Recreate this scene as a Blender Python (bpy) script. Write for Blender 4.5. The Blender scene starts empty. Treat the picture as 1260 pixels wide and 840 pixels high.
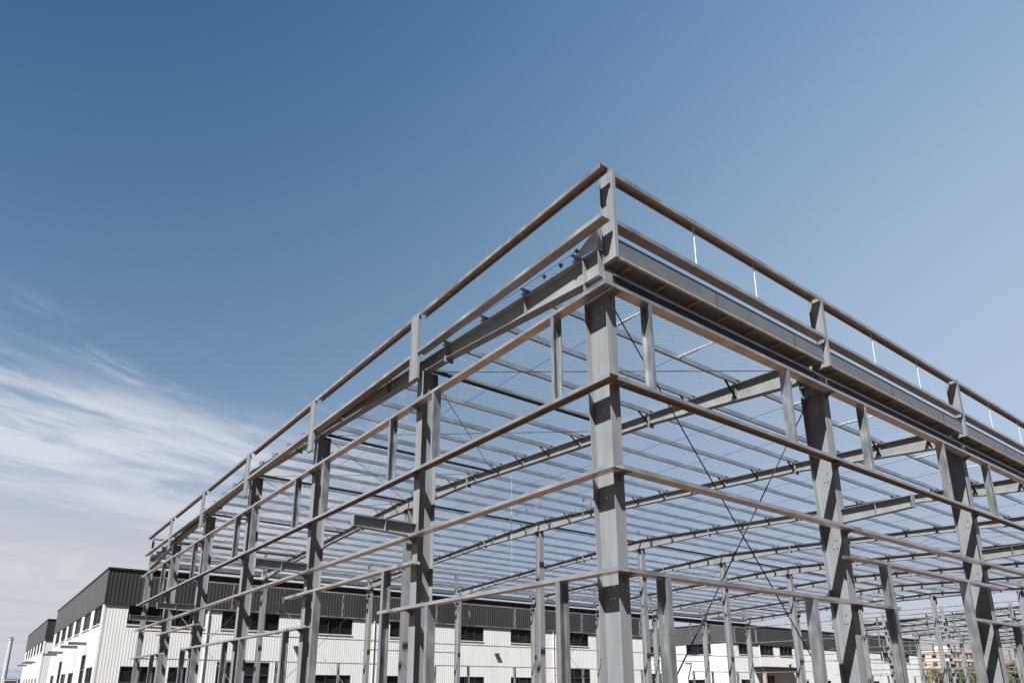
import bpy, bmesh, math, random
from mathutils import Vector, Matrix
random.seed(7)
R = math.radians
scene = bpy.context.scene
C = scene.collection

# ------------------------------------------------------------------ camera
cd = bpy.data.cameras.new('camera'); cam = bpy.data.objects.new('camera', cd); C.objects.link(cam)
cam.location = (-7.3065, -6.9561, 1.6)
cam.rotation_euler = (R(90 + 15.996), 0, R(53.2356 - 90))
cd.sensor_width = 36; cd.sensor_fit = 'HORIZONTAL'; cd.lens = 849.79 / 1260 * 36
cd.shift_x = (630 - 618.04) / 1260; cd.shift_y = (603.38 - 420) / 1260
cd.clip_start = 0.1; cd.clip_end = 4000
scene.camera = cam

# ------------------------------------------------------------------ sky and sun
SUN = Vector((-1, -.60, 1.70)).normalized()
elev = math.asin(SUN.z); rot = math.atan2(SUN.x, SUN.y)
w = bpy.data.worlds.new('World'); scene.world = w; w.use_nodes = True
nt = w.node_tree; nt.nodes.clear()
def N(t, **k):
    n = nt.nodes.new(t)
    for a, b in k.items(): setattr(n, a, b)
    return n
def K(a, b): nt.links.new(a, b)
def M(op, a, b=None, clamp=False):
    n = N('ShaderNodeMath', operation=op); n.use_clamp = clamp
    for i, v in enumerate((a, b)):
        if v is None: continue
        if isinstance(v, (int, float)): n.inputs[i].default_value = v
        else: K(v, n.inputs[i])
    return n.outputs[0]
def SM(v, lo, hi, a=0., b=1.):
    n = N('ShaderNodeMapRange', interpolation_type='SMOOTHSTEP'); K(v, n.inputs[0])
    for i, x in enumerate((lo, hi, a, b)): n.inputs[i + 1].default_value = x
    return n.outputs[0]
def MIX(f, a, b, mode='MIX'):
    n = N('ShaderNodeMix', data_type='RGBA', blend_type=mode)
    if isinstance(f, (int, float)): n.inputs[0].default_value = f
    else: K(f, n.inputs[0])
    for i, v in ((6, a), (7, b)):
        if isinstance(v, tuple): n.inputs[i].default_value = (*v, 1)
        else: K(v, n.inputs[i])
    return n.outputs[2]
sky = N('ShaderNodeTexSky', sky_type='NISHITA', sun_disc=False)
sky.sun_elevation = elev; sky.sun_rotation = rot; sky.altitude = 50; sky.air_density = 1.0; sky.dust_density = 1.0; sky.ozone_density = 2.0
tc = N('ShaderNodeTexCoord'); sep = N('ShaderNodeSeparateXYZ'); K(tc.outputs['Generated'], sep.inputs[0])
dx, dy, dz = sep.outputs
def dotdir(v):
    v = Vector(v).normalized(); n = N('ShaderNodeVectorMath', operation='DOT_PRODUCT')
    K(tc.outputs['Generated'], n.inputs[0]); n.inputs[1].default_value = v; return n.outputs['Value']
# clear-air tint: deep blue high in the north-west, pale humid air low in the east
cx = M('MAXIMUM', dx, -.12); cz = M('MAXIMUM', dz, 0.0)
def VS(v, f):
    n = N('ShaderNodeVectorMath', operation='SCALE'); n.inputs[0].default_value = v; K(f, n.inputs['Scale']); return n.outputs[0]
def VA(a_, b_):
    n = N('ShaderNodeVectorMath', operation='ADD'); K(a_, n.inputs[0])
    if isinstance(b_, tuple): n.inputs[1].default_value = b_
    else: K(b_, n.inputs[1])
    return n.outputs[0]
acc = VA(VS((-1.335, -.994, -.975), cx), (.440, .127, .332))
acc = VA(acc, VS((.375, 1.142, -.126), cz)); acc = VA(acc, VS((.80, .603, .529), M('MULTIPLY', cx, cx)))
acc = VA(acc, VS((-2.421, -1.965, -.406), M('MULTIPLY', cz, cz))); acc = VA(acc, VS((4.211, 2.942, 2.454), M('MULTIPLY', cx, cz)))
sp = N('ShaderNodeSeparateXYZ'); K(acc, sp.inputs[0]); cmb = N('ShaderNodeCombineXYZ')
for i in range(3): K(M('EXPONENT', sp.outputs[i]), cmb.inputs[i])
skyc = MIX(1.0, sky.outputs[0], cmb.outputs[0], 'MULTIPLY')
# cirrus streaks low in the north, laid out on a high flat layer
zc = M('ADD', cz, .06)
cv = N('ShaderNodeCombineXYZ'); K(M('DIVIDE', dx, zc), cv.inputs[0]); K(M('DIVIDE', dy, zc), cv.inputs[1])
def streak(sx, sy, ang, sc, det, ro, di, off=(0, 0, 0)):
    mp = N('ShaderNodeMapping', vector_type='TEXTURE'); K(cv.outputs[0], mp.inputs[0]); mp.inputs['Rotation'].default_value = (0, 0, R(ang)); mp.inputs['Scale'].default_value = (sx, sy, 1); mp.inputs['Location'].default_value = off
    n1 = N('ShaderNodeTexNoise'); K(mp.outputs[0], n1.inputs['Vector'])
    n1.inputs['Scale'].default_value = sc; n1.inputs['Detail'].default_value = det; n1.inputs['Roughness'].default_value = ro; n1.inputs['Distortion'].default_value = di
    return n1.outputs[0]
big = streak(2.0, .70, 13, 1.0, 5, .5, .5, (1.3, .2, 0))
mid = streak(1.0, .34, 15, 1.0, 9, .62, 1.3)
fine = streak(.42, .13, 22, 1.0, 7, .65, 1.4)
edge = M('ADD', dz, M('MULTIPLY', dx, .10))
body = SM(edge, .335, .405, 1., 0.)
wisp = SM(edge, .37, .46, 1., 0.)
west = SM(dx, .30, .62, 1., 0.)
dens = M('ADD', M('ADD', M('MULTIPLY', big, .9), M('MULTIPLY', mid, .75)), M('MULTIPLY', fine, .35))
cl = M('MULTIPLY', SM(dens, .80, 1.14), body)
cl = M('MAXIMUM', cl, M('MULTIPLY', SM(dens, .98, 1.20), M('MULTIPLY', wisp, .75)))
cl = M('MULTIPLY', M('MULTIPLY', cl, west), SM(dz, .15, .29, .30, 1.))
nv = N('ShaderNodeTexNoise'); K(tc.outputs['Generated'], nv.inputs['Vector']); nv.inputs['Scale'].default_value = 19; nv.inputs['Detail'].default_value = 7; nv.inputs['Roughness'].default_value = .55
cum = SM(M('SUBTRACT', nv.outputs[0], M('MULTIPLY', M('ABSOLUTE', M('SUBTRACT', dz, .130)), 6.5)), .38, .56)
cum = M('MULTIPLY', cum, SM(dotdir((.05, 1, .128)), .992, .999))
hz = M('MULTIPLY', M('MULTIPLY', SM(dz, .14, .36, .97, 0.), M('ADD', .80, M('MULTIPLY', big, .30))), west)
hz = M('MINIMUM', hz, 1.0)
col = MIX(hz, skyc, (5.65, 5.85, 6.30))
col = MIX(M('MULTIPLY', cl, .85), col, (7.3, 7.6, 8.1))
col = MIX(M('MULTIPLY', cum, .50), col, (6.9, 6.9, 7.0))
# unseen sky behind the camera dimmed and blued to cut ambient light on steel
away = SM(dotdir((.6, .8, .0)), -.20, .44, 0., 1.)
col = MIX(1.0, col, VA(VS((.90, .86, .80), away), (.10, .14, .20)), 'MULTIPLY')
bg = N('ShaderNodeBackground'); bg.inputs[1].default_value = .053; K(col, bg.inputs[0])
ow = N('ShaderNodeOutputWorld'); K(bg.outputs[0], ow.inputs[0])

sl = bpy.data.lights.new('sun', 'SUN'); so = bpy.data.objects.new('sun', sl); C.objects.link(so)
sl.energy = 5.0; sl.angle = R(.53); sl.color = (1, .972, .93)
so.rotation_euler = SUN.to_track_quat('Z', 'Y').to_euler(); so.location = (-40, -30, 60)

scene.view_settings.view_transform = 'Standard'; scene.view_settings.look = 'None'
scene.view_settings.exposure = 0.92; scene.view_settings.gamma = 1
scene.render.engine = 'CYCLES'
scene.cycles.caustics_reflective = False; scene.cycles.caustics_refractive = False; scene.cycles.max_bounces = 6; scene.cycles.diffuse_bounces = 3

# ------------------------------------------------------------------ materials
def mat(name, col, rough=.6, metal=0., var=.12, scale=3., bump=0., stain=None, stain_amt=0., stretch=None, detail=5, spec=.5):
    m = bpy.data.materials.new(name); m.use_nodes = True; t = m.node_tree; b = t.nodes['Principled BSDF']
    b.inputs['Roughness'].default_value = rough; b.inputs['Metallic'].default_value = metal
    b.inputs['Specular IOR Level'].default_value = spec
    tcn = t.nodes.new('ShaderNodeTexCoord'); mpn = t.nodes.new('ShaderNodeMapping')
    t.links.new(tcn.outputs['Object'], mpn.inputs[0])
    if stretch: mpn.inputs['Scale'].default_value = stretch
    nz = t.nodes.new('ShaderNodeTexNoise'); nz.inputs['Scale'].default_value = scale; nz.inputs['Detail'].default_value = detail
    t.links.new(mpn.outputs[0], nz.inputs['Vector'])
    mr = t.nodes.new('ShaderNodeMapRange'); mr.inputs[1].default_value = .3; mr.inputs[2].default_value = .7
    mr.inputs[3].default_value = 1 - var; mr.inputs[4].default_value = 1 + var
    t.links.new(nz.outputs[0], mr.inputs[0])
    vm = t.nodes.new('ShaderNodeVectorMath'); vm.operation = 'SCALE'; vm.inputs[0].default_value = col
    t.links.new(mr.outputs[0], vm.inputs['Scale']); out = vm.outputs[0]
    if stain:
        n3 = t.nodes.new('ShaderNodeTexNoise'); n3.inputs['Scale'].default_value = scale * .37; n3.inputs['Detail'].default_value = 8; n3.inputs['Roughness'].default_value = .65
        t.links.new(tcn.outputs['Object'], n3.inputs['Vector'])
        r3 = t.nodes.new('ShaderNodeMapRange'); r3.inputs[1].default_value = .52; r3.inputs[2].default_value = .72; r3.inputs[4].default_value = stain_amt
        t.links.new(n3.outputs[0], r3.inputs[0])
        mx = t.nodes.new('ShaderNodeMix'); mx.data_type = 'RGBA'; t.links.new(r3.outputs[0], mx.inputs[0]); t.links.new(out, mx.inputs[6]); mx.inputs[7].default_value = (*stain, 1); out = mx.outputs[2]
    t.links.new(out, b.inputs['Base Color'])
    rr = t.nodes.new('ShaderNodeMapRange'); rr.inputs[1].default_value = .3; rr.inputs[2].default_value = .7
    rr.inputs[3].default_value = max(0, rough - .1); rr.inputs[4].default_value = min(1, rough + .1)
    t.links.new(nz.outputs[0], rr.inputs[0]); t.links.new(rr.outputs[0], b.inputs['Roughness'])
    if bump:
        bp = t.nodes.new('ShaderNodeBump'); bp.inputs['Strength'].default_value = bump; bp.inputs['Distance'].default_value = .01
        t.links.new(nz.outputs[0], bp.inputs['Height']); t.links.new(bp.outputs[0], b.inputs['Normal'])
    return m
PAINT = mat('grey_primer_steel', (.258, .279, .298), .5, .0, .13, 4.5, .05, (.19, .155, .125), .3, (1.6, 1.6, .22))
PAINTI = mat('grey_primer_rafter', (.278, .295, .307), .6, .0, .13, 2.6, .05, (.21, .175, .145), .3)
GALV = mat('galvanised_steel', (.68, .70, .71), .40, .85, .18, 2.2, .0, (.38, .35, .32), .6)
GALVJ = mat('galvanised_jamb', (.47, .505, .52), .36, .75, .28, 7., .0, (.36, .36, .36), .4, (1, 1, .3))
TUBE = mat('dark_strut_pipe', (.035, .036, .04), .65, .0, .2, 4.)
ROD = mat('black_brace_rod', (.035, .036, .04), .5, .3, .2, 4.)
GALVU = mat('ground_glow_galvanised', (.76, .62, .52), .40, .85, .20, 2.0, .0, (.56, .50, .46), .7)  # warm base paints in the earth's reflected glow on girt undersides
GALVD = mat('painted_shade_galvanised', (.42, .335, .265), .5, .5, .15, 6., .0)  # brown shade of channel insides and undersides put into the base colour
PURL = mat('galvanised_purlin_steel', (.40, .48, .57), .45, .65, .15, 1.5, .0, (.62, .66, .70), .4)
ZROD = mat('zinc_sag_rod', (.80, .80, .80), .4, .2, .1, 9.)
GUT = mat('folded_gutter_sheet', (.18, .207, .238), .45, .25, .12, 1.3, 0, (.16, .15, .15), .45, (1, 1, 3))
ANG = mat('rusty_soffit_angle', (.42, .36, .30), .6, .3, .2, 6., 0, (.22, .12, .06), .5)
BOLT = mat('zinc_bolt', (.7, .7, .7), .35, .8, .05, 9.)
WIRE = mat('pale_netting_wire', (.80, .80, .80), .45, .3, .05, 3.)
WHITE = mat('white_wall_cladding', (.74, .762, .765), .55, 0, .03, .8, 0, (.66, .63, .58), .25, (1, 1, .25))
DARK = mat('charcoal_wall_cladding', (.045, .048, .053), .5, .1, .06, .5, 0, (.06, .06, .06), .3, (1, 1, .3))
DARKS = mat('flat_charcoal_sunlit_tone', (.088, .092, .093), .55, .05, .04, .6)  # lighter than the front band: sun on this side put into the colour
TRIM = mat('dark_roof_trim', (.03, .035, .045), .45, .2, .1, 2.)
GLASS = mat('dark_window_glass', (.014, .016, .020), .08, 0, .5, .9, 0, (.06, .06, .06), .6)
FRAME = mat('window_frame_aluminium', (.10, .10, .10), .4, .5, .1, 4.)
SILL = mat('white_window_trim', (.7, .69, .66), .5, 0, .06, 3.)
HOLE = mat('dark_interior_panel', (.012, .012, .014), .8, 0, .4, 1.2)
BRICK = mat('bare_block_masonry', (.40, .36, .31), .9, 0, .18, 5., .2)
EARTH = mat('dry_sandy_earth', (.082, .054, .035), .95, 0, .22, .35, .5, (.06, .045, .033), .6)
PINK = mat('pink_render', (.62, .52, .47), .85, 0, .08, .3)
PINKL = mat('cream_render_band', (.70, .62, .54), .85, 0, .08, .3)
BARK = mat('tree_bark', (.16, .11, .075), .9, 0, .2, 8.)
RAILW = mat('white_painted_rail', (.75, .75, .73), .5, 0, .05, 3.)
BRICKL = mat('weathered_pale_render', (.50, .52, .54), .8, 0, .1, .6)
FARB = mat('pale_blue_shed_cladding', (.17, .20, .24), .6, 0, .1, .2)
def leafmat(name, c):
    m = bpy.data.materials.new(name); m.use_nodes = True; t = m.node_tree; b = t.nodes['Principled BSDF']; b.inputs['Roughness'].default_value = .6
    oi = t.nodes.new('ShaderNodeTexCoord'); nz = t.nodes.new('ShaderNodeTexNoise'); nz.inputs['Scale'].default_value = 1.1; nz.inputs['Detail'].default_value = 3
    t.links.new(oi.outputs['Object'], nz.inputs['Vector']); cr = t.nodes.new('ShaderNodeValToRGB')
    cr.color_ramp.elements[0].position = .35; cr.color_ramp.elements[0].color = (c[0] * .6, c[1] * .65, c[2] * .6, 1)
    cr.color_ramp.elements[1].position = .68; cr.color_ramp.elements[1].color = (c[0] * 1.5, c[1] * 1.4, c[2] * 1.1, 1)
    t.links.new(nz.outputs[0], cr.inputs[0]); t.links.new(cr.outputs[0], b.inputs['Base Color']); return m
LEAF = [leafmat('leaf_green', (.085, .105, .045)), leafmat('leaf_olive', (.125, .12, .06)), leafmat('leaf_dark', (.05, .085, .03))]

# ------------------------------------------------------------------ mesh helpers
class MB:
    def __init__(s): s.v = []; s.f = []; s.mi = []; s.cur = 0
    def add(s, vs, fs):
        o = len(s.v); s.v += [tuple(v) for v in vs]; s.f += [tuple(i + o for i in f) for f in fs]; s.mi += [s.cur] * len(fs); return s
    def hexa(s, p):   # p: 8 points, bottom loop 0-3, top loop 4-7
        return s.add(p, [(3, 2, 1, 0), (4, 5, 6, 7), (0, 1, 5, 4), (1, 2, 6, 5), (2, 3, 7, 6), (3, 0, 4, 7)])
    def box(s, x0, x1, y0, y1, z0, z1):
        return s.hexa([(x0, y0, z0), (x1, y0, z0), (x1, y1, z0), (x0, y1, z0), (x0, y0, z1), (x1, y0, z1), (x1, y1, z1), (x0, y1, z1)])
    def quadx(s, pts, x0, x1):   # plate: polygon given in (y,z), thick in x
        n = len(pts)
        vs = [(x0, y, z) for y, z in pts] + [(x1, y, z) for y, z in pts]
        fs = [tuple(range(n - 1, -1, -1)), tuple(range(n, 2 * n))] + [(i, (i + 1) % n, n + (i + 1) % n, n + i) for i in range(n)]
        return s.add(vs, fs)
    def prism(s, prof, o, a, b, d):   # closed 2D profile (u,v) -> o+u*a+v*b, extruded by vector d
        o, a, b, d = map(Vector, (o, a, b, d)); n = len(prof)
        p = [o + a * u + b * v for u, v in prof]; q = [x + d for x in p]
        return s.add(p + q, [tuple(range(n - 1, -1, -1)), tuple(range(n, 2 * n))] + [(i, (i + 1) % n, n + (i + 1) % n, n + i) for i in range(n)])
    def tube(s, p0, p1, r, n=6):
        p0, p1 = Vector(p0), Vector(p1); d = (p1 - p0); z = d.normalized(); a = z.orthogonal().normalized(); b = z.cross(a)
        return s.prism([(r * math.cos(2 * math.pi * i / n), r * math.sin(2 * math.pi * i / n)) for i in range(n)], p0, a, b, d)
    def build(s, name, m, parent=None, kind=None, bev=0):
        me = bpy.data.meshes.new(name); me.from_pydata(s.v, [], s.f)
        for mm in (m if isinstance(m, (list, tuple)) else [m]): me.materials.append(mm)
        if isinstance(m, (list, tuple)): me.polygons.foreach_set('material_index', s.mi)
        bm = bmesh.new(); bm.from_mesh(me); bmesh.ops.recalc_face_normals(bm, faces=bm.faces); bm.to_mesh(me); bm.free()
        o = bpy.data.objects.new(name, me); C.objects.link(o)
        if parent: o.parent = parent; o.matrix_parent_inverse = Matrix.Identity(4); o.location = -Vector(world_loc(parent))
        if kind: o['kind'] = kind
        if bev:
            bv = o.modifiers.new('bevel', 'BEVEL'); bv.width = bev; bv.segments = 2; bv.limit_method = 'ANGLE'
        return o
def world_loc(o):
    v = Vector(o.location)
    while o.parent: o = o.parent; v += Vector(o.location)
    return v
def thing(name, loc, label, cat, group=None):
    o = bpy.data.objects.new(name, None); C.objects.link(o); o.location = loc; o.empty_display_size = .3
    o['label'] = label; o['category'] = cat
    if group: o['group'] = group
    return o
def tag(o, label, cat, group=None):
    o['label'] = label; o['category'] = cat
    if group: o['group'] = group
    return o

# ------------------------------------------------------------------ ground
g = MB(); n = 60; S = 1800.
gv = [(-S + 2 * S * i / n, -S + 2 * S * j / n, 0) for j in range(n + 1) for i in range(n + 1)]
g.add(gv, [(j * (n + 1) + i, j * (n + 1) + i + 1, (j + 1) * (n + 1) + i + 1, (j + 1) * (n + 1) + i) for j in range(n) for i in range(n)])
g.build('ground', EARTH, kind='structure')

# ------------------------------------------------------------------ steel portal frame building
WID = 38.6
GY = [6.38, 12.80, 19.3, 25.80, 32.22]       # gable wall columns
def frames(nb): return [.325] + [7.15 + 7.5 * i for i in range(nb)]
def ztop(y): return 8.93 + .043 * min(y, WID - y)
def depth(y, gable):
    t = min(y, WID - y)
    if t < .75: return .52
    if t < 5.3: return .52 + (.30 - .52) * (t - .75) / 4.55
    if gable or t < 14.6: return .30
    return .30 + (.52 - .30) * min(1, (t - 14.6) / 4.2)

def c_profile(w, h, t=.005, lip=.018, up=True):
    # web horizontal of width w, outer flange at u=0; opens upward if up
    P = [(0, 0), (w, 0), (w, h), (w - lip, h), (w - lip, h - t), (w - t, h - t), (w - t, t), (t, t), (t, h - t), (lip, h - t), (lip, h), (0, h)]
    return P if up else [(u, h - v) for u, v in P]

def steel_building(OX, label, near=True, nb=8):
    root = thing('steel_frame_building', (OX, 0, 0), label, 'building frame', 'bare steel hall frames')
    FX = [OX + x for x in frames(nb)]; XE = FX[-1] + .33
    PY = [.95 + 1.45 * i + (.03 * math.sin(i * 2.3) if i else 0) for i in range(13)]; PY = PY + [WID - y - .02 * math.sin(y) for y in reversed(PY)]
    def P(mb, name, m, parent=root, **k):
        return mb.build(name, m, parent, **k)
    # --- columns of the long walls
    for k, fx in enumerate(FX):
        for side in (0, 1):
            hw = .11 if k == 0 else .122
            m = MB(); tf = .014
            def Y(v): return v if side == 0 else WID - v
            zt = 8.42
            yo, yi0, yi1 = .208, .60, .72
            def pl(x0, x1, ya0, yb0, ya1, yb1, z0, z1):
                m.hexa([(x0, Y(ya0), z0), (x1, Y(ya0), z0), (x1, Y(yb0), z0), (x0, Y(yb0), z0), (x0, Y(ya1), z1), (x1, Y(ya1), z1), (x1, Y(yb1), z1), (x0, Y(yb1), z1)])
            pl(fx - hw, fx + hw, yo, yo + tf, yo, yo + tf, .02, zt)
            pl(fx - hw, fx + hw, yi0, yi0 + tf, yi1, yi1 + tf, .02, zt)
            pl(fx - .005, fx + .005, yo + tf, yi0, yo + tf, yi1, .02, zt)
            pl(fx - hw - .03, fx + hw + .03, yo - .05, yi0 + .06, yo - .05, yi0 + .06, 0, .02)
            # top end: stiffeners level with rafter bottom
            for zz in (8.0, 8.28):
                pl(fx - hw + .004, fx - .006, yo + tf, yi1 - .01, yo + tf, yi1 - .01, zz, zz + .012)
                pl(fx + .006, fx + hw - .004, yo + tf, yi1 - .01, yo + tf, yi1 - .01, zz, zz + .012)
            c = P(m, 'column', PAINT)
            if near and side == 0 and k < 4:
                b = MB()
                for zl in (3.25, 4.84, 6.33, 8.0):
                    for (yy, zz) in ((.40, zl - .34), (.40, zl - .16), (.47, zl - .34)):
                        b.tube((fx - .02, yy, zz), (fx - .004, yy, zz), .014, 8)
                    for xx in (fx - .05, fx + .05):
                        b.tube((xx, yo - .014, zl - .16), (xx, yo, zl - .16), .014, 8)
                        b.tube((xx, yo - .014, zl - .24), (xx, yo, zl - .24), .014, 8)
                P(b, 'bolt', BOLT, c)
    # --- gable columns (both ends)
    for e, gx, sg in ((0, OX + .208, 1), (1, XE - .208, -1)):
        for yc in GY:
            m = MB(); d = .42; hw = .13; tf = .012; zt = ztop(yc) - depth(yc, True) - .012
            x0 = gx; x1 = gx + sg * d
            lo, hi = min(x0, x1), max(x0, x1)
            m.box(lo, lo + tf, yc - hw, yc + hw, .02, zt); m.box(hi - tf, hi, yc - hw, yc + hw, .02, zt)
            m.box(lo + tf, hi - tf, yc - .004, yc + .004, .02, zt)
            m.box(lo - .03, hi + .03, yc - hw - .03, yc + hw + .03, 0, .02)
            m.box(lo - .0, hi, yc - hw, yc + hw, zt, zt + .010)
            P(m, 'column', PAINT)
    # --- ridge row columns
    for k, fx in enumerate(FX[1:], 1):
        m = MB(); zt = ztop(19.3) - depth(19.3, k == nb) - .014; hw = .15; hd = .15; tf = .012
        m.box(fx - hw, fx + hw, 19.3 - hd, 19.3 - hd + tf, .02, zt); m.box(fx - hw, fx + hw, 19.3 + hd - tf, 19.3 + hd, .02, zt)
        m.box(fx - .004, fx + .004, 19.3 - hd + tf, 19.3 + hd - tf, .02, zt)
        m.box(fx - .17, fx + .17, 19.12, 19.48, zt, zt + .014)
        if k < nb: P(m, 'column', PAINT)
    # --- rafters
    pass
    braces = []
    for k, fx in enumerate(FX):
        gable = k in (0, nb)
        ys = [.36, .75, 5.3, 14.6, 18.8, 19.3, 19.8, 24.0, 33.3, 37.85, 38.24]
        m = MB(); hw = .10; tf = .012
        for a, b in zip(ys[:-1], ys[1:]):
            ta, tb = ztop(a), ztop(b); ba, bb = ta - depth(a, gable), tb - depth(b, gable)
            m.quadx([(a, ta - tf), (b, tb - tf), (b, tb), (a, ta)], fx - hw, fx + hw)
            m.quadx([(a, ba), (b, bb), (b, bb + tf), (a, ba + tf)], fx - hw, fx + hw)
            m.quadx([(a, ba + tf), (b, bb + tf), (b, tb - tf), (a, ta - tf)], fx - .004, fx + .004)
        for s in (.36, .74, 37.85, 38.23):
            m.box(fx - hw - .002, fx + hw + .002, s - .006, s + .006, ztop(s) - .535, ztop(s) - .002)
        for y in PY[1::2]:
            z = ztop(y); m.box(fx - hw + .008, fx - .005, y - .004, y + .004, z - depth(y, gable) + .013, z - .013)
        m.cur = 1
        for y in PY:      # purlin cleats
            z = ztop(y); m.box(fx - .055, fx + .055, y - .065, y - .055, z + .001, z + .11); m.box(fx - .08, fx + .08, y - .054, y + .03, z + .001, z + .003)
        r = P(m, 'rafter', [PAINTI, TUBE])
        for s in (5.3, 14.6, 24.0, 33.3):
            q = MB(); q.box(fx - hw - .012, fx + hw + .012, s - .016, s + .016, ztop(s) - depth(s, gable) - .09, ztop(s) + .07)
            for bz in (.05, .15, .25):
                for bx in (-.06, .06):
                    q.tube((fx + bx, s - .045, ztop(s) - bz), (fx + bx, s + .045, ztop(s) - bz), .013, 6)
            P(q, 'splice_plate', PAINTI, r)
        for i, y in enumerate(PY):
            if k == 0: continue
            z = ztop(y); dd = depth(y, gable)
            braces.append((math.hypot(fx + 7.3, y + 7), r, (fx - .50, y + .0, z + .03), (fx - .07, y, z - dd + .03)))
    braces.sort(key=lambda t: t[0])
    lim = 100 if near else 0
    rest = MB()
    for i, (dist, r, a, b) in enumerate(braces):
        q = MB() if i < lim else rest
        q.prism([(-.03, -.004), (.03, -.004), (.03, .004), (-.03, .004)], a, (0, 1, 0), (Vector(b) - Vector(a)).cross(Vector((0, 1, 0))).normalized(), Vector(b) - Vector(a))
        if i < lim: P(q, 'fly_brace', TUBE, r)  # near-black material paints in the shade of backlit, down-turned braces
    P(rest, 'fly_brace', TUBE, root, kind='stuff')
    # --- purlins
    zp = [(0, 0), (.065, 0), (.065, .02), (.06, .02), (.06, .005), (.005, .005), (.005, .125), (.06, .125), (.06, .11), (.065, .11), (.065, .13), (0, .13)]
    for y in PY:
        m = MB(); z = ztop(y) + .004
        m.prism(zp, (OX + .16, y - .05, z), (0, 1, 0), (0, 0, 1), (XE - OX - .32, 0, 0)); m.mi[-len(zp)] = 1  # underside face gets the steel with shade painted in
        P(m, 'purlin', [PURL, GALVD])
    # --- sag rods between purlins, one run per third of bay
    for k in range(nb):
        a, b = FX[k], FX[k + 1]
        for t in (1 / 3, 2 / 3):
            x = a + (b - a) * t; m = MB()
            for y0, y1 in zip(PY[:-1], PY[1:]):
                m.tube((x - .03, y0, ztop(y0) + .09), (x + .03, y1, ztop(y1) + .04), .006, 5)
            P(m, 'sag_rod', ROD if near else GALV)
            if near and k < 6:
                m = MB(); m.tube((x, .95, ztop(.95) + .08), (x, 2.40, ztop(2.4) + .08), .019, 8)
                P(m, 'eave_strut', ZROD)
    # --- strut pipes
    for yc in (6.38, 12.8, 19.3, 25.8, 32.22):
        m = MB(); z = ztop(yc) - .16
        xs = XE - .6 if yc == 19.3 else FX[1] - .09
        m.tube((FX[0] + .11, yc, z), (xs, yc, z), .052, 10); P(m, 'strut_pipe', TUBE)
        if yc != 19.3:
            m = MB(); m.tube((FX[-2] + .11, yc, z), (FX[-1] - .1, yc, z), .052, 10); P(m, 'strut_pipe', TUBE)
    for yc in (.5, WID - .5):
        m = MB(); m.tube((FX[0] + .11, yc, 8.36), (FX[-1] - .1, yc, 8.36), .05, 10); P(m, 'strut_pipe', TUBE)
    # --- roof bracing rods
    YB = [.7] + GY + [WID - .7]
    def rod(a, b, r=.010, m=ROD): q = MB(); q.tube(a, b, r, 6); P(q, 'brace_rod', m)
    bays = [0, 4, nb - 1] if near else [0, nb - 1]
    for k in bays:
        for ya, yb in zip(YB[:-1], YB[1:]):
            za, zb = ztop(ya) - .20, ztop(yb) - .20
            rod((FX[k] + .1, ya, za), (FX[k + 1] - .1, yb, zb)); rod((FX[k] + .1, yb, zb - .03), (FX[k + 1] - .1, ya, za - .03))
        for yy in ((.47, WID - .47) if k else (.47,)):
            rod((FX[k] + .12, yy, 8.25), (FX[k + 1] - .12, yy, .7), .013); rod((FX[k] + .12, yy + .03, .3), (FX[k + 1] - .12, yy + .03, 8.0), .013)
    for k in (0, 1):
        yy = WID - .47
        for z0, z1 in ((.4, 7.9),):
            rod((FX[k] + .12, yy, z1), (FX[k + 1] - .12, yy, z0), .013, ZROD); rod((FX[k] + .12, yy + .03, z0), (FX[k + 1] - .12, yy + .03, z1), .013, ROD)
    # --- girts
    def girt(axis, side, z, a, b, up=True, w=.2, h=.066, name='girt'):
        m = MB(); pr = c_profile(w, h, up=up)
        if axis == 'y':   # runs along y on the gable wall
            o, u = ((OX + 0., a, z - h), (1, 0, 0)) if side == 0 else ((XE, a, z - h), (-1, 0, 0))
            m.prism(pr, o, u, (0, 0, 1), (0, b - a, 0))
        else:
            o, u = ((a, 0, z - h), (0, 1, 0)) if side == 0 else ((a, WID, z - h), (0, -1, 0))
            m.prism(pr, o, u, (0, 0, 1), (b - a, 0, 0))
        # bolt pairs where lengths are joined
        if near and name in ('girt', 'parapet_rail') and side == 0:
            jb = MB()
            for kx in (GY if axis == 'y' else FX[1:4]):
                for dd_ in (-.30, -.22, .22, .30):
                    if axis == 'y' and a < kx + dd_ < b: jb.tube((OX + .10, kx + dd_, z - (h + .008 if up else .014)), (OX + .10, kx + dd_, z - (h + .0005 if up else .0055)), .013, 8)
                    if axis == 'x' and a < kx + dd_ < b: jb.tube((kx + dd_, .10, z - (h + .008 if up else .014)), (kx + dd_, .10, z - (h + .0005 if up else .0055)), .013, 8)
        else: jb = None
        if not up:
            for i in range(2, 11): m.mi[-12 + i] = 1  # inside faces get the steel with shade painted in
        else: m.mi[-12] = 1 if name == 'parapet_rail' else 2  # rail undersides get painted shade, girt undersides painted ground glow
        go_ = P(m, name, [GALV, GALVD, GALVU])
        if jb and jb.v: P(jb, 'bolt', BOLT, go_)
        return go_
    zA, zB, zC, zE, zD, zT, zM = 8.067, 6.39, 4.90, 4.278, 3.317, 10.355, 9.368
    yext = WID + .30
    for side in (0, 1):
        e = yext if side == 0 else WID
        girt('y', side, zA, 0, e); girt('y', side, zB, 0, e + (.3 if side == 0 else 0), up=False); girt('y', side, zC, 0, e, up=True)
        for a, b in ((0, 7.66), (12.0, 26.6), (31.0, yext)): girt('y', side, zD, a, b)
        for a, b in ((6.1, 13.9), (24.6, 32.4)): girt('y', side, zE, a, b)
    xa = OX + .216
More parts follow.
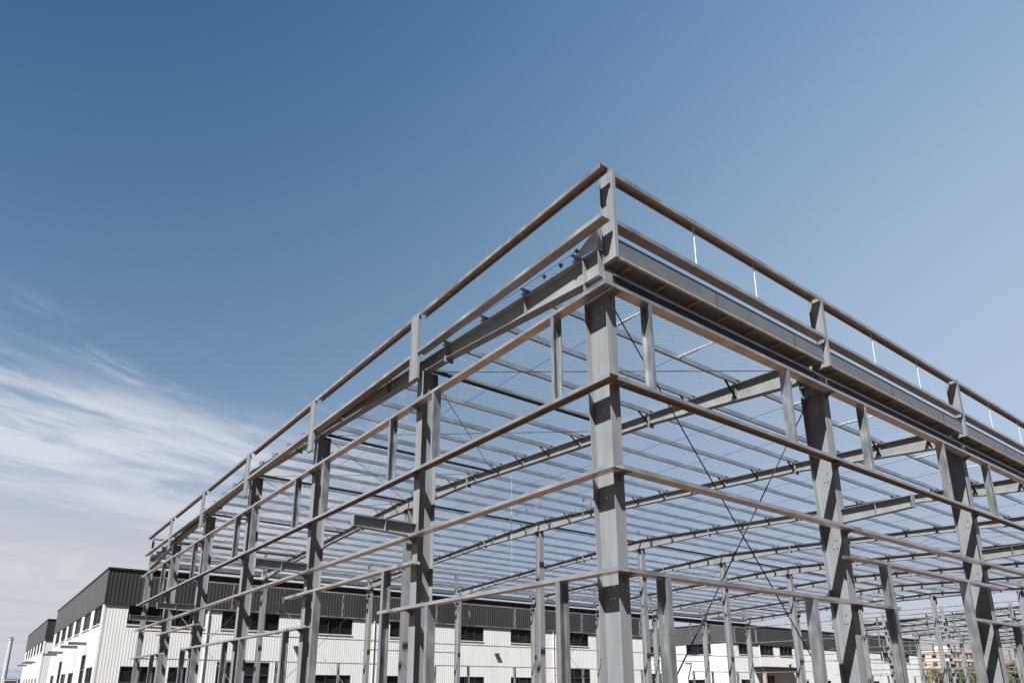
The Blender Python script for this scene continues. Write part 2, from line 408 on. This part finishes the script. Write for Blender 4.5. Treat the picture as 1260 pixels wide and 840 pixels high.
    for side in (0, 1):
        for z, up in ((zA, True), (zB, False), (zC, True)): girt('x', side, z, xa, XE - .21, up=up)
        if side == 0: segs = [(xa, OX + 8.75), (OX + 12.7, OX + 23.6), (OX + 27.7, XE - .21)]; es = [(OX + 6.9, OX + 15.2), (OX + 21.8, OX + 30.1)]
        else: segs = [(xa, OX + 16.0), (OX + 20.5, OX + 46), (OX + 50.3, XE - .21)]; es = [(OX + 14.5, OX + 22.4), (OX + 44, OX + 52.4)]
        for a, b in segs: girt('x', side, zD, a, b)
        for a, b in es: girt('x', side, zE, a, b)
    # cleats carrying the girts
    def cleat(x0, x1, y0, y1, z, par=root):
        m = MB(); m.box(x0, x1, y0, y1, z - .012, z - .001)
        P(m, 'girt_cleat', PAINT, par)
    for z in (zA, zB, zC, zD):
        for k, fx in enumerate(FX[:4] if near else []):
            m = MB(); x0, x1 = fx - .09, fx + .09
            m.box(x0, x1, .03, .206, z - .076, z - .067)
            m.hexa([(fx - .004, .04, z - .085), (fx + .004, .04, z - .085), (fx + .004, .206, z - .20), (fx - .004, .206, z - .20), (fx - .004, .04, z - .077), (fx + .004, .04, z - .077), (fx + .004, .206, z - .077), (fx - .004, .206, z - .077)])
            P(m, 'girt_cleat', PAINT)
        for yc in (GY if near else []):
            m = MB(); m.box(OX + .03, OX + .206, yc - .08, yc + .08, z - .076, z - .067)
            m.hexa([(OX + .04, yc - .004, z - .085), (OX + .206, yc - .004, z - .20), (OX + .206, yc + .004, z - .20), (OX + .04, yc + .004, z - .085), (OX + .04, yc - .004, z - .077), (OX + .206, yc - .004, z - .077), (OX + .206, yc + .004, z - .077), (OX + .04, yc + .004, z - .077)])
            P(m, 'girt_cleat', PAINT)
    # --- vertical jambs (C sections)
    def jamb(x, y, z0, z1, axis, flip=False, d=.2, wd=.07):
        m = MB(); pr = c_profile(d, wd)
        # flip False: open side faces the viewer's side (-x / -y)
        if not flip: pr = [(u, wd - v) for u, v in pr]
        if axis == 'y': pr = [(u, v - wd) for u, v in pr]
        if axis == 'x': m.prism(pr, (x, y, z0), (0, 1, 0), (1, 0, 0), (0, 0, z1 - z0))    # on long wall, depth along y
        else: m.prism(pr, (x, y, z0), (1, 0, 0), (0, 1, 0), (0, 0, z1 - z0))
        P(m, 'jamb', GALVJ)
    zb, zt_ = zB + .002, zA - .068
    gy_ = [(1.39, 0), (5.47, 1), (7.50, 0), (11.6, 1), (13.85, 0), (18.1, 1), (20.15, 0), (24.5, 1), (26.6, 0), (31.0, 1), (33.1, 0), (37.4, 1)]
    for (y, fl) in gy_: jamb(OX + .003, y, zb, zt_, 'y', bool(fl))
    for (y, fl) in gy_:
        if near: jamb(OX + .003, y + .02, .05, (zE if 5.6 < y < 12 or 26 < y < 31.5 and False else zD) - .068, 'y', bool(fl), wd=.10)
    jx = [(1.05, 0), (5.30, 1), (8.50, 0), (12.75, 1), (15.85, 0), (20.4, 1), (23.4, 0), (27.9, 1), (30.9, 0), (35.4, 1), (38.4, 0), (42.9, 1), (45.9, 0), (50.4, 1), (53.4, 0), (57.6, 1)]
    for (x, fl) in jx:
        for side in (0, 1):
            y = .003 if side == 0 else WID - .203
            jamb(OX + x, y, zb, zt_, 'x', bool(fl))
            top = zD
            if side == 0 and x in (8.50, 12.75): top = zE
            jamb(OX + x - (.02 if x < 2 else .06), y, .05, top - .068, 'x', bool(fl), wd=.12)
    for y in (1.39, 5.5, 13.8, 18.1, 20.2, 24.5, 33.1, 37.4):
        jamb(XE - .203, y, zb, zt_, 'y')
    # --- parapet posts and rails
    def post(xc, y0, y1, z0, z1, hw=.040):
        m = MB(); tf = .008
        m.box(xc - hw, xc + hw, y0, y0 + tf, z0, z1); m.box(xc - hw, xc + hw, y1 - tf, y1, z0, z1)
        m.box(xc - .004, xc + .004, y0 + tf, y1 - tf, z0, z1)
        m.box(xc - hw, xc + hw, y0, y1, z0 - .010, z0 - .001)
        P(m, 'parapet_post', PAINT)
    post(OX + .315, -.012, .30, 8.62, 10.40, .036)
    for fx in FX[1:]: post(fx, -.012, .30, 8.62, 10.40)
    for fx in FX: post(fx, WID - .30, WID + .012, 8.62, 10.40)
    for yc in GY:
        post(OX + .030, yc - .18, yc + .18, 8.66, 10.40, .035)
        post(XE - .030, yc - .18, yc + .18, 8.66, 10.40, .035)
    xs = [OX + .352] + [f for f in FX[1:]] + [XE]
    for z, up, hh in ((zT, False, .085), (zM, True, .085)):
        for i in range(nb):
            a = xs[i] + (.0 if i == 0 else .041); b = FX[i + 1] - .041
            for side in (0, 1): girt('x', side, z, a, b, up=up, h=hh, name='parapet_rail')
        yy = [0] + [g for g in GY] + [WID]
        for i in range(len(yy) - 1):
            a = yy[i] + (.181 if i else 0); b = yy[i + 1] - (.181 if i < len(yy) - 2 else (-.3 if z == zT else -.25))
            girt('y', 0, z, a, b, up=up, h=hh, name='parapet_rail')
            if i < len(yy) - 2: girt('y', 1, z, a, b - 0, up=up, h=hh, name='parapet_rail')
    for k in range(nb):
        for t in ((.335, .625) if k == 0 else (1 / 3, 2 / 3)):
            x = FX[k] + (FX[k + 1] - FX[k]) * t
            m = MB(); m.tube((x, .08, zM - .02), (x, .08, zT - .02), .0115, 8); P(m, 'parapet_rod', ZROD)
    # --- gutter hung along the long eave
    for k in range(nb):
        for side in (0, 1):
            if not near and side: continue
            a = xs[k] + (.0 if k == 0 else .064); b = FX[k + 1] - (.25 if k < 3 else .07)
            def Y(v): return v if side == 0 else WID - v
            def bx(m, x0, x1, y0, y1, z0, z1): ya, yb = sorted((Y(y0), Y(y1))); m.box(x0, x1, ya, yb, z0, z1)
            m = MB(); bx(m, a, b, .004, .008, 8.655, 8.985); bx(m, a, b, .008, .030, 8.978, 8.985); bx(m, a, b, .008, .40, 8.655, 8.659); bx(m, a, b, .40, .404, 8.655, 8.93)
            bx(m, a, b, -.006, .003, 8.965, 8.986)
            gt = P(m, 'gutter', GUT)
            m = MB()
            for xx in (a + (b - a) * .41, a + (b - a) * .82):
                bx(m, xx, xx + .02, -.002, .003, 8.62, 8.96)
            P(m, 'lap_joint', TUBE, gt)
            m = MB()
            bx(m, a, b, .0, .05, 8.605, 8.61); bx(m, a, b, .0, .005, 8.611, 8.65)
            bx(m, a, b, .33, .37, 8.585, 8.59); bx(m, a, b, .365, .37, 8.591, 8.65)
            x = a + .35
            while x < b - .1:
                bx(m, x, x + .03, .051, .329, 8.592, 8.604); bx(m, x + .18, x + .19, .26, .328, 8.606, 8.65); bx(m, x, x + .012, .10, .30, 8.606, 8.652)
                x += .915
            P(m, 'gutter_bracket', ANG, gt)
            m = MB(); bx(m, a, b, .16, .165, 8.075, 8.36); bx(m, a, b, .166, .21, 8.075, 8.08); m.cur = 1; bx(m, a, b, .125, .16, 8.361, 8.367); bx(m, a, b, .125, .128, 8.345, 8.36)
            P(m, 'eave_channel', [TUBE, GALV])  # web coloured near-black to paint in the gutter's shade
    if near:
        m = MB(); m.box(OX + .22, OX + .50, .36, .365, 8.96, 9.38); m.hexa([(OX + .22, .366, 8.96), (OX + .226, .366, 8.96), (OX + .226, .85, 9.0), (OX + .22, .85, 9.0), (OX + .22, .366, 9.36), (OX + .226, .366, 9.36), (OX + .226, .85, 9.13), (OX + .22, .85, 9.13)]); m.box(OX + .23, OX + .5, .37, .85, 8.955, 8.960)
        P(m, 'gutter_end_box', GALV)
        # safety line stanchions by the corner
        for (y, h) in ((.98, .13), (1.42, .05), (1.9, .04)):
            m = MB(); m.tube((OX + .32, y, ztop(y) + .16), (OX + .32, y, ztop(y) + .16 + h), .012); m.box(OX + .29, OX + .35, y - .03, y + .03, ztop(y) + .16 + h, ztop(y) + .2 + h)
            P(m, 'stanchion', ROD)
        m = MB(); m.tube((OX + .32, .98, ztop(.98) + .30), (OX + .32, 6.2, ztop(6.2) + .28), .006); P(m, 'safety_line', ROD)
        # spare lifting brackets left standing on the ridge purlins
        for (x, y) in ((12.2, 16.8), (12.6, 19.0), (14.0, 15.4), (20.0, 18.0), (27.5, 17.6), (12.8, 13.6)):
            m = MB(); z = ztop(y) - .02
            m.box(OX + x - .02, OX + x + .02, y - .55, y + .55, z - .05, z - .02); m.box(OX + x - .02, OX + x + .02, y - .02, y + .02, z - .45, z - .051)
            for s in (-.5, .5): m.box(OX + x - .02, OX + x + .02, y + s - .02, y + s + .02, z - .019, z + .10); m.box(OX + x - .06, OX + x + .06, y + s - .03, y + s + .03, z - .09, z - .052)
            P(m, 'hanging_bracket', GALV)
        m = MB(); m.tube((OX + 8.2, 13.2, ztop(13.2)), (OX + 8.2, 13.2, 5.6), .006, 5); P(m, 'rope', WIRE)
    # --- canopy outriggers (tapered beam stubs)
    def stub(base, dirv, L=1.3, h0=.30, h1=.24, z=5.30, m_=PAINT):
        d = Vector(dirv); s = Vector((-d.y, d.x, 0)); m = MB(); b = Vector(base)
        def q(t0, t1, w0, w1, za0, zb0, za1, zb1):
            p0, p1 = b + d * t0, b + d * t1
            m.hexa([p0 + s * w0 + Vector((0, 0, za0)), p1 + s * w0 + Vector((0, 0, za1)), p1 + s * w1 + Vector((0, 0, za1)), p0 + s * w1 + Vector((0, 0, za0)),
                    p0 + s * w0 + Vector((0, 0, zb0)), p1 + s * w0 + Vector((0, 0, zb1)), p1 + s * w1 + Vector((0, 0, zb1)), p0 + s * w1 + Vector((0, 0, zb0))])
        q(0, L, -.075, .075, z - .01, z, z - .01, z); q(0, L, -.075, .075, z - h0, z - h0 + .01, z - h1, z - h1 + .01)
        q(0, L, -.003, .003, z - h0 + .011, z - .011, z - h1 + .011, z - .011)
        q(L, L + .01, -.08, .08, z - h1 - .01, z + .01, z - h1 - .01, z + .01); q(-.012, -.001, -.09, .09, z - h0 - .03, z + .03, z - h0 - .03, z + .03)
        for t in (L * .5,): q(t, t + .008, -.07, .07, z - .26, z - .012, z - .26, z - .012)
        P(m, 'canopy_beam', PAINT)
    for yc in (6.38, 12.8, 25.8, 32.22): stub((OX + .19, yc, 0), (-1, 0, 0), L=1.5, z=5.16)
    for x in (FX[1], FX[2], FX[4], FX[5]): stub((x, .19, 0), (0, -1, 0), L=1.42, z=5.30)
    # --- insulation netting wires laid over the purlins
    if near:
        m = MB(); d = Vector((.80, -.60)); nrm = Vector((.60, .80)); x0, x1 = OX + .2, XE - .2
        cnt = 0
        for (ya, yb) in ((.5, 19.3), (19.3, WID - .5)):
            cs = [nrm.x * x + nrm.y * y for x in (x0, x1) for y in (ya, yb)]
            c = min(cs) + .05
            while c < max(cs):
                # clip line nrm.p=c to the rectangle
                ts = []
                base = nrm * c
                tx = sorted(((x0 - base.x) / d.x, (x1 - base.x) / d.x)); ty = sorted(((ya - base.y) / d.y, (yb - base.y) / d.y))
                t0, t1 = max(tx[0], ty[0]), min(tx[1], ty[1])
                if t1 - t0 > .3:
                    a = base + d * t0; b = base + d * t1
                    m.tube((a.x, a.y, ztop(a.y) + .140), (b.x, b.y, ztop(b.y) + .140), .0032, 3)
                c += .115
        P(m, 'roof_netting', WIRE, kind='stuff')
    return root
steel_building(0, 'open grey steel portal frame of a hall under construction, its corner nearest the camera', True)
steel_building(156, 'farthest bare steel hall frame, seen as a thin tangle beyond the other two', False)
steel_building(78, 'middle-distance bare steel hall frame standing past the right end of the near frame', False)

# ------------------------------------------------------------------ finished warehouses
def ribbed(mb, x0, x1, y, z0, z1, pitch=.22, d=.014):
    n = max(1, round((x1 - x0) / pitch)); p = (x1 - x0) / n; pts = []
    for i in range(n):
        a = x0 + i * p; pts += [(a, 0), (a + p * .60, 0), (a + p * .70, -d), (a + p * .90, -d)]
    pts.append((x1, 0)); o = len(mb.v)
    mb.add([(x, y + yy, z0) for x, yy in pts] + [(x, y + yy, z1) for x, yy in pts], [(i, i + 1, len(pts) + i + 1, len(pts) + i) for i in range(len(pts) - 1)])

def rect_fill(holes, x0, x1, z0, z1):
    """split a wall rectangle into pieces that leave the holes open"""
    xs = sorted({x0, x1, *[h[0] for h in holes], *[h[1] for h in holes]}); out = []
    for a, b in zip(xs[:-1], xs[1:]):
        if a < x0 or b > x1: continue
        hs = sorted([(h[2], h[3]) for h in holes if h[0] <= a + 1e-6 and h[1] >= b - 1e-6]); z = z0
        for h0, h1 in hs:
            if h0 > z: out.append((a, b, z, min(h0, z1)))
            z = max(z, h1)
        if z < z1: out.append((a, b, z, z1))
    return out

def warehouse(x0, x1, y0, y1, label, fronth, sideh, stubs=(), H=10.5, zb=7.88, canopy=None):
    root = thing('warehouse', ((x0 + x1) / 2, (y0 + y1) / 2, 0), label, 'warehouse', 'white and charcoal warehouses')
    m = MB()
    for a, b, c, d in rect_fill(fronth, x0, x1, 0, zb): ribbed(m, a, b, y0, c, d)
    for a, b, c, d in rect_fill(sideh, y0, y1, 0, zb): m.box(x0, x0 + .08, a, b, c, d)
    m.box(x1 - .08, x1, y0 + .05, y1, 0, zb); m.box(x0 + .09, x1 - .09, y1 - .08, y1, 0, zb)
    m.box(x0 - .02, x0 + .12, y0 - .035, y0 + .1, 0, zb)
    wall = m.build('wall', WHITE, root)
    m = MB(); ribbed(m, x0 + .02, x1, y0 - .05, zb + .004, H, .28, .035)
    m2 = MB(); m2.box(x0 - .05, x0 + .03, y0 - .02, y1, zb + .004, H); m2.build('side_cladding', DARKS, root)  # side band uses the charcoal with sunlight painted in
    m.box(x1 - .03, x1 + .05, y0, y1, zb + .004, H); m.box(x0 + .04, x1 - .04, y1 - .03, y1 + .05, zb + .004, H)
    m.box(x0 - .065, x0 + .06, y0 - .09, y0 - .021, zb, H)
    m.build('upper_cladding', DARK, root)
    m = MB(); m.box(x0 - .10, x1 + .1, y0 - .14, y0 + .12, H, H + .13); m.box(x0 - .10, x0 + .12, y0 + .121, y1 + .1, H, H + .13); m.box(x0, x1, y0 - .098, y0 - .04, zb - .09, zb - .002)
    m.build('roof_trim', TRIM, root)
    m = MB(); ym = (y0 + y1) / 2
    m.quadx([(y0 + .2, H - 1.2), (ym, H - .35), (y1 - .2, H - 1.2), (y1 - .2, H - 1.3), (ym, H - .45), (y0 + .2, H - 1.3)], x0 + .1, x1 - .1)
    m.build('roof', GALV, root)
    def opening(axis, a, b, c, d):
        door = c < .2
        fr = MB(); t = .07; nx = max(1, round((b - a) / 1.15)); nz = 1 if d - c < 1.7 else 2
        def bx(mb, u0, u1, v0, v1, w0, w1):
            if axis == 'x': mb.box(u0, u1, y0 + v0, y0 + v1, w0, w1)
            else: mb.box(x0 + v0, x0 + v1, u0, u1, w0, w1)
        bx(fr, a, b, .02, .10, c, c + t); bx(fr, a, b, .02, .10, d - t, d); bx(fr, a, a + t, .02, .10, c + t, d - t); bx(fr, b - t, b, .02, .10, c + t, d - t)
        for i in range(1, nx): u = a + (b - a) * i / nx; bx(fr, u - .03, u + .03, .03, .09, c + t, d - t)
        for i in range(1, nz): v = c + (d - c) * (.72 if door else .5); bx(fr, a + t, b - t, .025, .095, v - .05, v + .05)
        f = fr.build('door' if door else 'window', FRAME, root)
        for i in range(nx):
            u0, u1 = a + (b - a) * i / nx + .035, a + (b - a) * (i + 1) / nx - .035
            op = random.random() < .35 and not door
            g_ = MB(); bx(g_, u0, u1, .11 + (.08 if op else 0), .115 + (.08 if op else 0), c + .01, d - .01)
            g_.build('pane', GLASS, f)
        if not door:
            s_ = MB(); bx(s_, a - .05, b + .05, -.06, .019, c - .09, c - .002)
            s_.build('sill', SILL, f)
    for h in fronth: opening('x', *h)
    for h in sideh: opening('y', *h)
    for (y, z) in stubs:
        m = MB(); m.box(x0 - 1.3, x0 - .01, y - .075, y + .075, z - .01, z); m.box(x0 - 1.3, x0 - .01, y - .075, y + .075, z - .25, z - .24); m.box(x0 - 1.3, x0 - .01, y - .005, y + .005, z - .239, z - .011); m.box(x0 - 1.31, x0 - 1.301, y - .08, y + .08, z - .26, z + .01)
        m.build('canopy_beam', PAINT, root)
    # small things fixed on the facade
    for xx in (x0 + 15.2, x0 + 37.0, x0 + 52.5):
        m = MB(); m.box(xx - .30, xx + .30, y0 - .32, y0 - .03, 5.15, 5.21); m.box(xx - .03, xx + .03, y0 - .28, y0 - .03, 5.06, 5.149)
        m.build('wall_bracket', FRAME, root)
    for xx in (x0 + 7.6, x0 + 22.6, x0 + 44.9):
        m = MB(); m.tube((xx, y0 - .11, .1), (xx, y0 - .11, zb - .1), .055, 8); m.build('downpipe', SILL, root)
    if canopy:
        a, b, z = canopy
        m = MB(); m.box(a, b, y0 - 1.7, y0 - .04, z, z + .14); m.build('entrance_canopy', TRIM, root)
        m = MB(); m.box(a + .5, a + .9, y0 - 1.5, y0 - 1.1, 0, z - .002); m.box(b - .9, b - .5, y0 - 1.5, y0 - 1.1, 0, z - .002); m.box(a + .5, b - .5, y0 - 1.5, y0 - 1.1, z - .75, z - .003) if False else m.box(a + .91, b - .91, y0 - 1.48, y0 - 1.12, z - .6, z - .003)
        m.build('porch', BRICK, root)
    return root

F1 = [(1.8, 7.5, 6.38, 7.86), (8.8, 13.6, 6.38, 7.86), (17.0, 20.5, 6.38, 7.86), (24.4, 28.0, 6.38, 7.86), (32.0, 35.4, 6.38, 7.86), (39.0, 42.3, 6.38, 7.86), (47.0, 50.5, 6.38, 7.86), (54.3, 57.8, 6.38, 7.86),
      (1.8, 4.6, .9, 3.25), (5.2, 7.4, .9, 3.25), (8.8, 13.1, .02, 3.75), (17.0, 20.6, .9, 2.8), (24.3, 28.0, .9, 2.8), (32.0, 35.5, .9, 2.8), (39.0, 42.4, .9, 2.8), (47.0, 50.6, .02, 3.9), (54.3, 57.6, .9, 2.8)]
S1 = [(54.35 + 6.12 * k, 58.6 + 6.12 * k, 6.42, 7.86) for k in range(6)] + [(54.6, 58.2, .9, 3.2), (59.4, 62.2, .02, 4.3), (66.5, 70.3, .9, 3.0), (72.6, 76.4, .9, 3.0), (77.4, 80.4, .02, 4.3), (84.0, 87.5, .9, 3.0)]
warehouse(.1, 60.0, 53.5, 92.0, 'long white ribbed warehouse with charcoal upper band, behind the near steel frame', F1, S1, [(60.4, 5.30), (66.4, 5.30), (78.5, 5.30), (84.4, 5.30)])
F2 = [(x, x + 3.5, 6.38, 7.86) for x in (4, 12, 20)]
S2 = [(104.6 + 5.9 * k + 2, 108.2 + 5.9 * k + 2, 6.42, 7.86) for k in range(6)] + [(108 + 6 * k, 110.4 + 6 * k, .9, 3.0) for k in range(5)]
S2 = [(a, b, c, d) for a, b, c, d in S2 if b < 142]
warehouse(.1, 60.0, 104.5, 143.0, 'smaller-looking white and charcoal warehouse farthest left, beyond the long one', F2, S2, [(115, 5.4), (121, 5.4), (133, 5.4)])
F3 = [(x, x + 3.4, 6.38, 7.86) for x in (80.2, 85.4, 90.5, 99.5, 107, 114.5, 122, 129.5)] + [(x, x + 3.2, .9, 2.9) for x in (80.2, 94.5, 101, 109, 117, 125)] + [(85.9, 88.4, .02, 3.5)]
S3 = [(56.6, 61.0, 6.42, 7.86), (64.6, 69.0, 6.42, 7.86), (73, 77.4, 6.42, 7.86), (82, 86, 6.42, 7.86), (58, 61, .9, 2.9), (66, 69.5, .02, 3.9), (76, 79, .9, 2.9)]
warehouse(77.6, 136.5, 53.8, 92.0, 'white and charcoal warehouse with a block porch, right of the long one', F3, S3, [(60.2, 5.3), (66.3, 5.3)], canopy=(83.3, 93.3, 4.55))

# ------------------------------------------------------------------ far background
def apartment(cx, cy, wd, dp, fl, label):
    root = thing('apartment_building', (cx, cy, 0), label, 'building', 'distant pink apartment blocks')
    H = fl * 2.9 + .6; m = MB(); m.box(cx - wd / 2, cx + wd / 2, cy - dp / 2, cy + dp / 2, 0, H); m.build('wall', PINK, root)
    m = MB()
    for f in range(fl + 1): m.box(cx - wd / 2 - .15, cx + wd / 2 + .15, cy - dp / 2 - .15, cy + dp / 2 + .15, f * 2.9 + .1 if f else .1, f * 2.9 + .32 if f else .3)
    m.build('floor_band', PINKL, root)
    m = MB(); m.box(cx - wd / 2 - .3, cx + wd / 2 + .3, cy - dp / 2 - .3, cy + dp / 2 + .3, H + .002, H + .45); m.box(cx - wd / 5, cx - wd / 5 + 4, cy - 2, cy + 2, H + .452, H + 2.4); m.build('roof', PINKL, root)
    for f in range(fl):
        for i in range(int(wd / 4)):
            xx = cx - wd / 2 + 1.4 + i * 4; z = f * 2.9 + 1.2
            for pl, (a, b, c, d) in enumerate(((xx, xx + 1.6, cy - dp / 2 - .05, cy - dp / 2 + .1),)):
                q = MB(); q.box(a, b, c, d, z, z + 1.4); q.build('window', GLASS, root)
        for i in range(int(dp / 4)):
            yy = cy - dp / 2 + 1.2 + i * 4; z = f * 2.9 + 1.2
            q = MB(); q.box(cx - wd / 2 - .05, cx - wd / 2 + .1, yy, yy + 1.6, z, z + 1.4); q.build('window', GLASS, root)
apartment(262, 116, 26, 12, 4, 'pink apartment block between the warehouse end and the broad bare column')
apartment(300, 112, 28, 14, 5, 'taller pink apartment block with a rooftop hut, behind the green trees')

def tree(x, y, h, label, lm, name='broadleaf_tree', rr=None):
    root = thing(name, (x, y, 0), label, 'tree', 'trees beyond the steel frames')
    m = MB(); rr = rr or h * .36; top = Vector((x + random.uniform(-.3, .3), y, h * .62))
    def limb(a, b, r0, r1, n=7):
        a, b = Vector(a), Vector(b); d = b - a; zz = d.normalized(); u = zz.orthogonal().normalized(); v = zz.cross(u)
        vs = [a + (u * math.cos(2 * math.pi * i / n) + v * math.sin(2 * math.pi * i / n)) * r0 for i in range(n)] + [b + (u * math.cos(2 * math.pi * i / n) + v * math.sin(2 * math.pi * i / n)) * r1 for i in range(n)]
        m.add(vs, [(i, (i + 1) % n, n + (i + 1) % n, n + i) for i in range(n)] + [tuple(range(n, 2 * n))])
    fork = Vector((x, y, h * .28)); limb((x, y, 0), fork, h * .032, h * .022); limb(fork, top, h * .022, h * .006)
    cl = []
    for i in range(9):
        a = 2 * math.pi * i / 9 + random.uniform(-.3, .3); l = rr * random.uniform(.5, .95)
        e = Vector((x + math.cos(a) * l, y + math.sin(a) * l, h * random.uniform(.42, .86))); limb(fork.lerp(top, random.random() * .6), e, h * .011, h * .003); cl.append((e, rr * random.uniform(.30, .5)))
    for i in range(6): cl.append((Vector((x + random.uniform(-.4, .4) * rr, y + random.uniform(-.4, .4) * rr, h * random.uniform(.6, .93))), rr * random.uniform(.3, .45)))
    m.build('trunk', BARK, root)
    c = MB()
    for p, r in cl:
        for i in range(150):
            dv = Vector((random.gauss(0, 1), random.gauss(0, 1), random.gauss(0, .8))).normalized() * r * random.random() ** .4
            q = p + dv; u = Vector((random.gauss(0, 1), random.gauss(0, 1), random.gauss(0, 1))).normalized(); v = u.orthogonal().normalized(); s = random.uniform(.10, .22) * (h / 7)
            c.add([q - u * s, q + v * s * .55, q + u * s, q - v * s * .55], [(0, 1, 2, 3)])
    c.build('crown', lm, root)
kinds = ['round green tree', 'olive tree with loose crown', 'dark green dense tree']
places = ['left of the others, in front of the pink wall', 'in front of the shorter pink block', 'below the taller pink block', 'beneath the rooftop hut',
          'just left of the broad bare column', 'just right of the broad bare column', 'by the thin post at the right', 'rightmost beside the frame edge',
          'half hidden behind the broad bare column', 'beyond the far frame, low in the gap']
DCAM = Vector((-7.3, -6.96))
for i, (px, dist, h) in enumerate([(1138, 170, 5.8), (1158, 165, 6.9), (1172, 172, 7.8), (1187, 160, 6.6), (1203, 168, 7.0), (1214, 180, 8.4), (1232, 165, 7.0), (1246, 170, 8.0), (1258, 175, 7.4), (1121, 190, 5.6)]):
    ang = R(53.2356) - math.atan((px - 618.04) / 849.79 * math.cos(R(15.996)))
    # ground azimuth of that picture column near the horizon
    f_ = Vector((math.cos(R(53.2356)), math.sin(R(53.2356)))); r_ = Vector((f_.y, -f_.x)); t = (px - 618.04) / 849.79
    dv = (f_ * (math.cos(R(16)) + math.sin(R(16)) * .287) + r_ * t).normalized()
    p = DCAM + dv * dist
    tree(p.x, p.y, h * .86, kinds[i % 3] + ' ' + places[i], LEAF[i % 3])

# tall slim tower and shed far to the left
def far_left():
    root = thing('chimney_tower', (2.6, 292, 0), 'slim pale tower standing alone at the far left edge', 'tower')
    m = MB(); n = 16
    for (z0, z1, r0, r1) in ((0, 8, .8, .72), (8, 17.9, .71, .6), (17.9, 18.5, .7, .7)):
        vs = [(2.6 + r0 * math.cos(2 * math.pi * i / n), 292 + r0 * math.sin(2 * math.pi * i / n), z0) for i in range(n)] + [(2.6 + r1 * math.cos(2 * math.pi * i / n), 292 + r1 * math.sin(2 * math.pi * i / n), z1) for i in range(n)]
        m.add(vs, [(i, (i + 1) % n, n + (i + 1) % n, n + i) for i in range(n)] + [tuple(range(n, 2 * n)), tuple(range(n - 1, -1, -1))])
    m.build('shaft', BRICKL, root)
    m = MB(); m.box(2.0, 3.2, 291.4, 292.6, 18.502, 18.9); m.build('cap', FARB, root)
    root = thing('distant_shed', (4, 330, 0), 'low bluish shed roof at the bottom left beyond the tower', 'building')
    m = MB(); m.box(-16, 14, 320, 345, 0, 5.0); m.build('wall', RAILW, root)
    m = MB(); m.quadx([(319, 5.0), (332, 8.5), (346, 5.0), (346, 5.3), (332, 8.8), (319, 5.3)], -17, 15); m.build('roof', FARB, root)
    root = thing('white_fence', (-2, 150, 0), 'white post and rail fence at the bottom left corner', 'fence')
    for x in range(-10, 1, 2):
        m = MB(); m.box(x - .07, x + .07, 149.93, 150.07, 0, 3.3); m.build('post', RAILW, root)
    for z in (1.6, 3.05):
        m = MB(); m.box(-10.2, -.2, 149.90, 149.925, z, z + .12); m.build('rail', RAILW, root)
far_left()
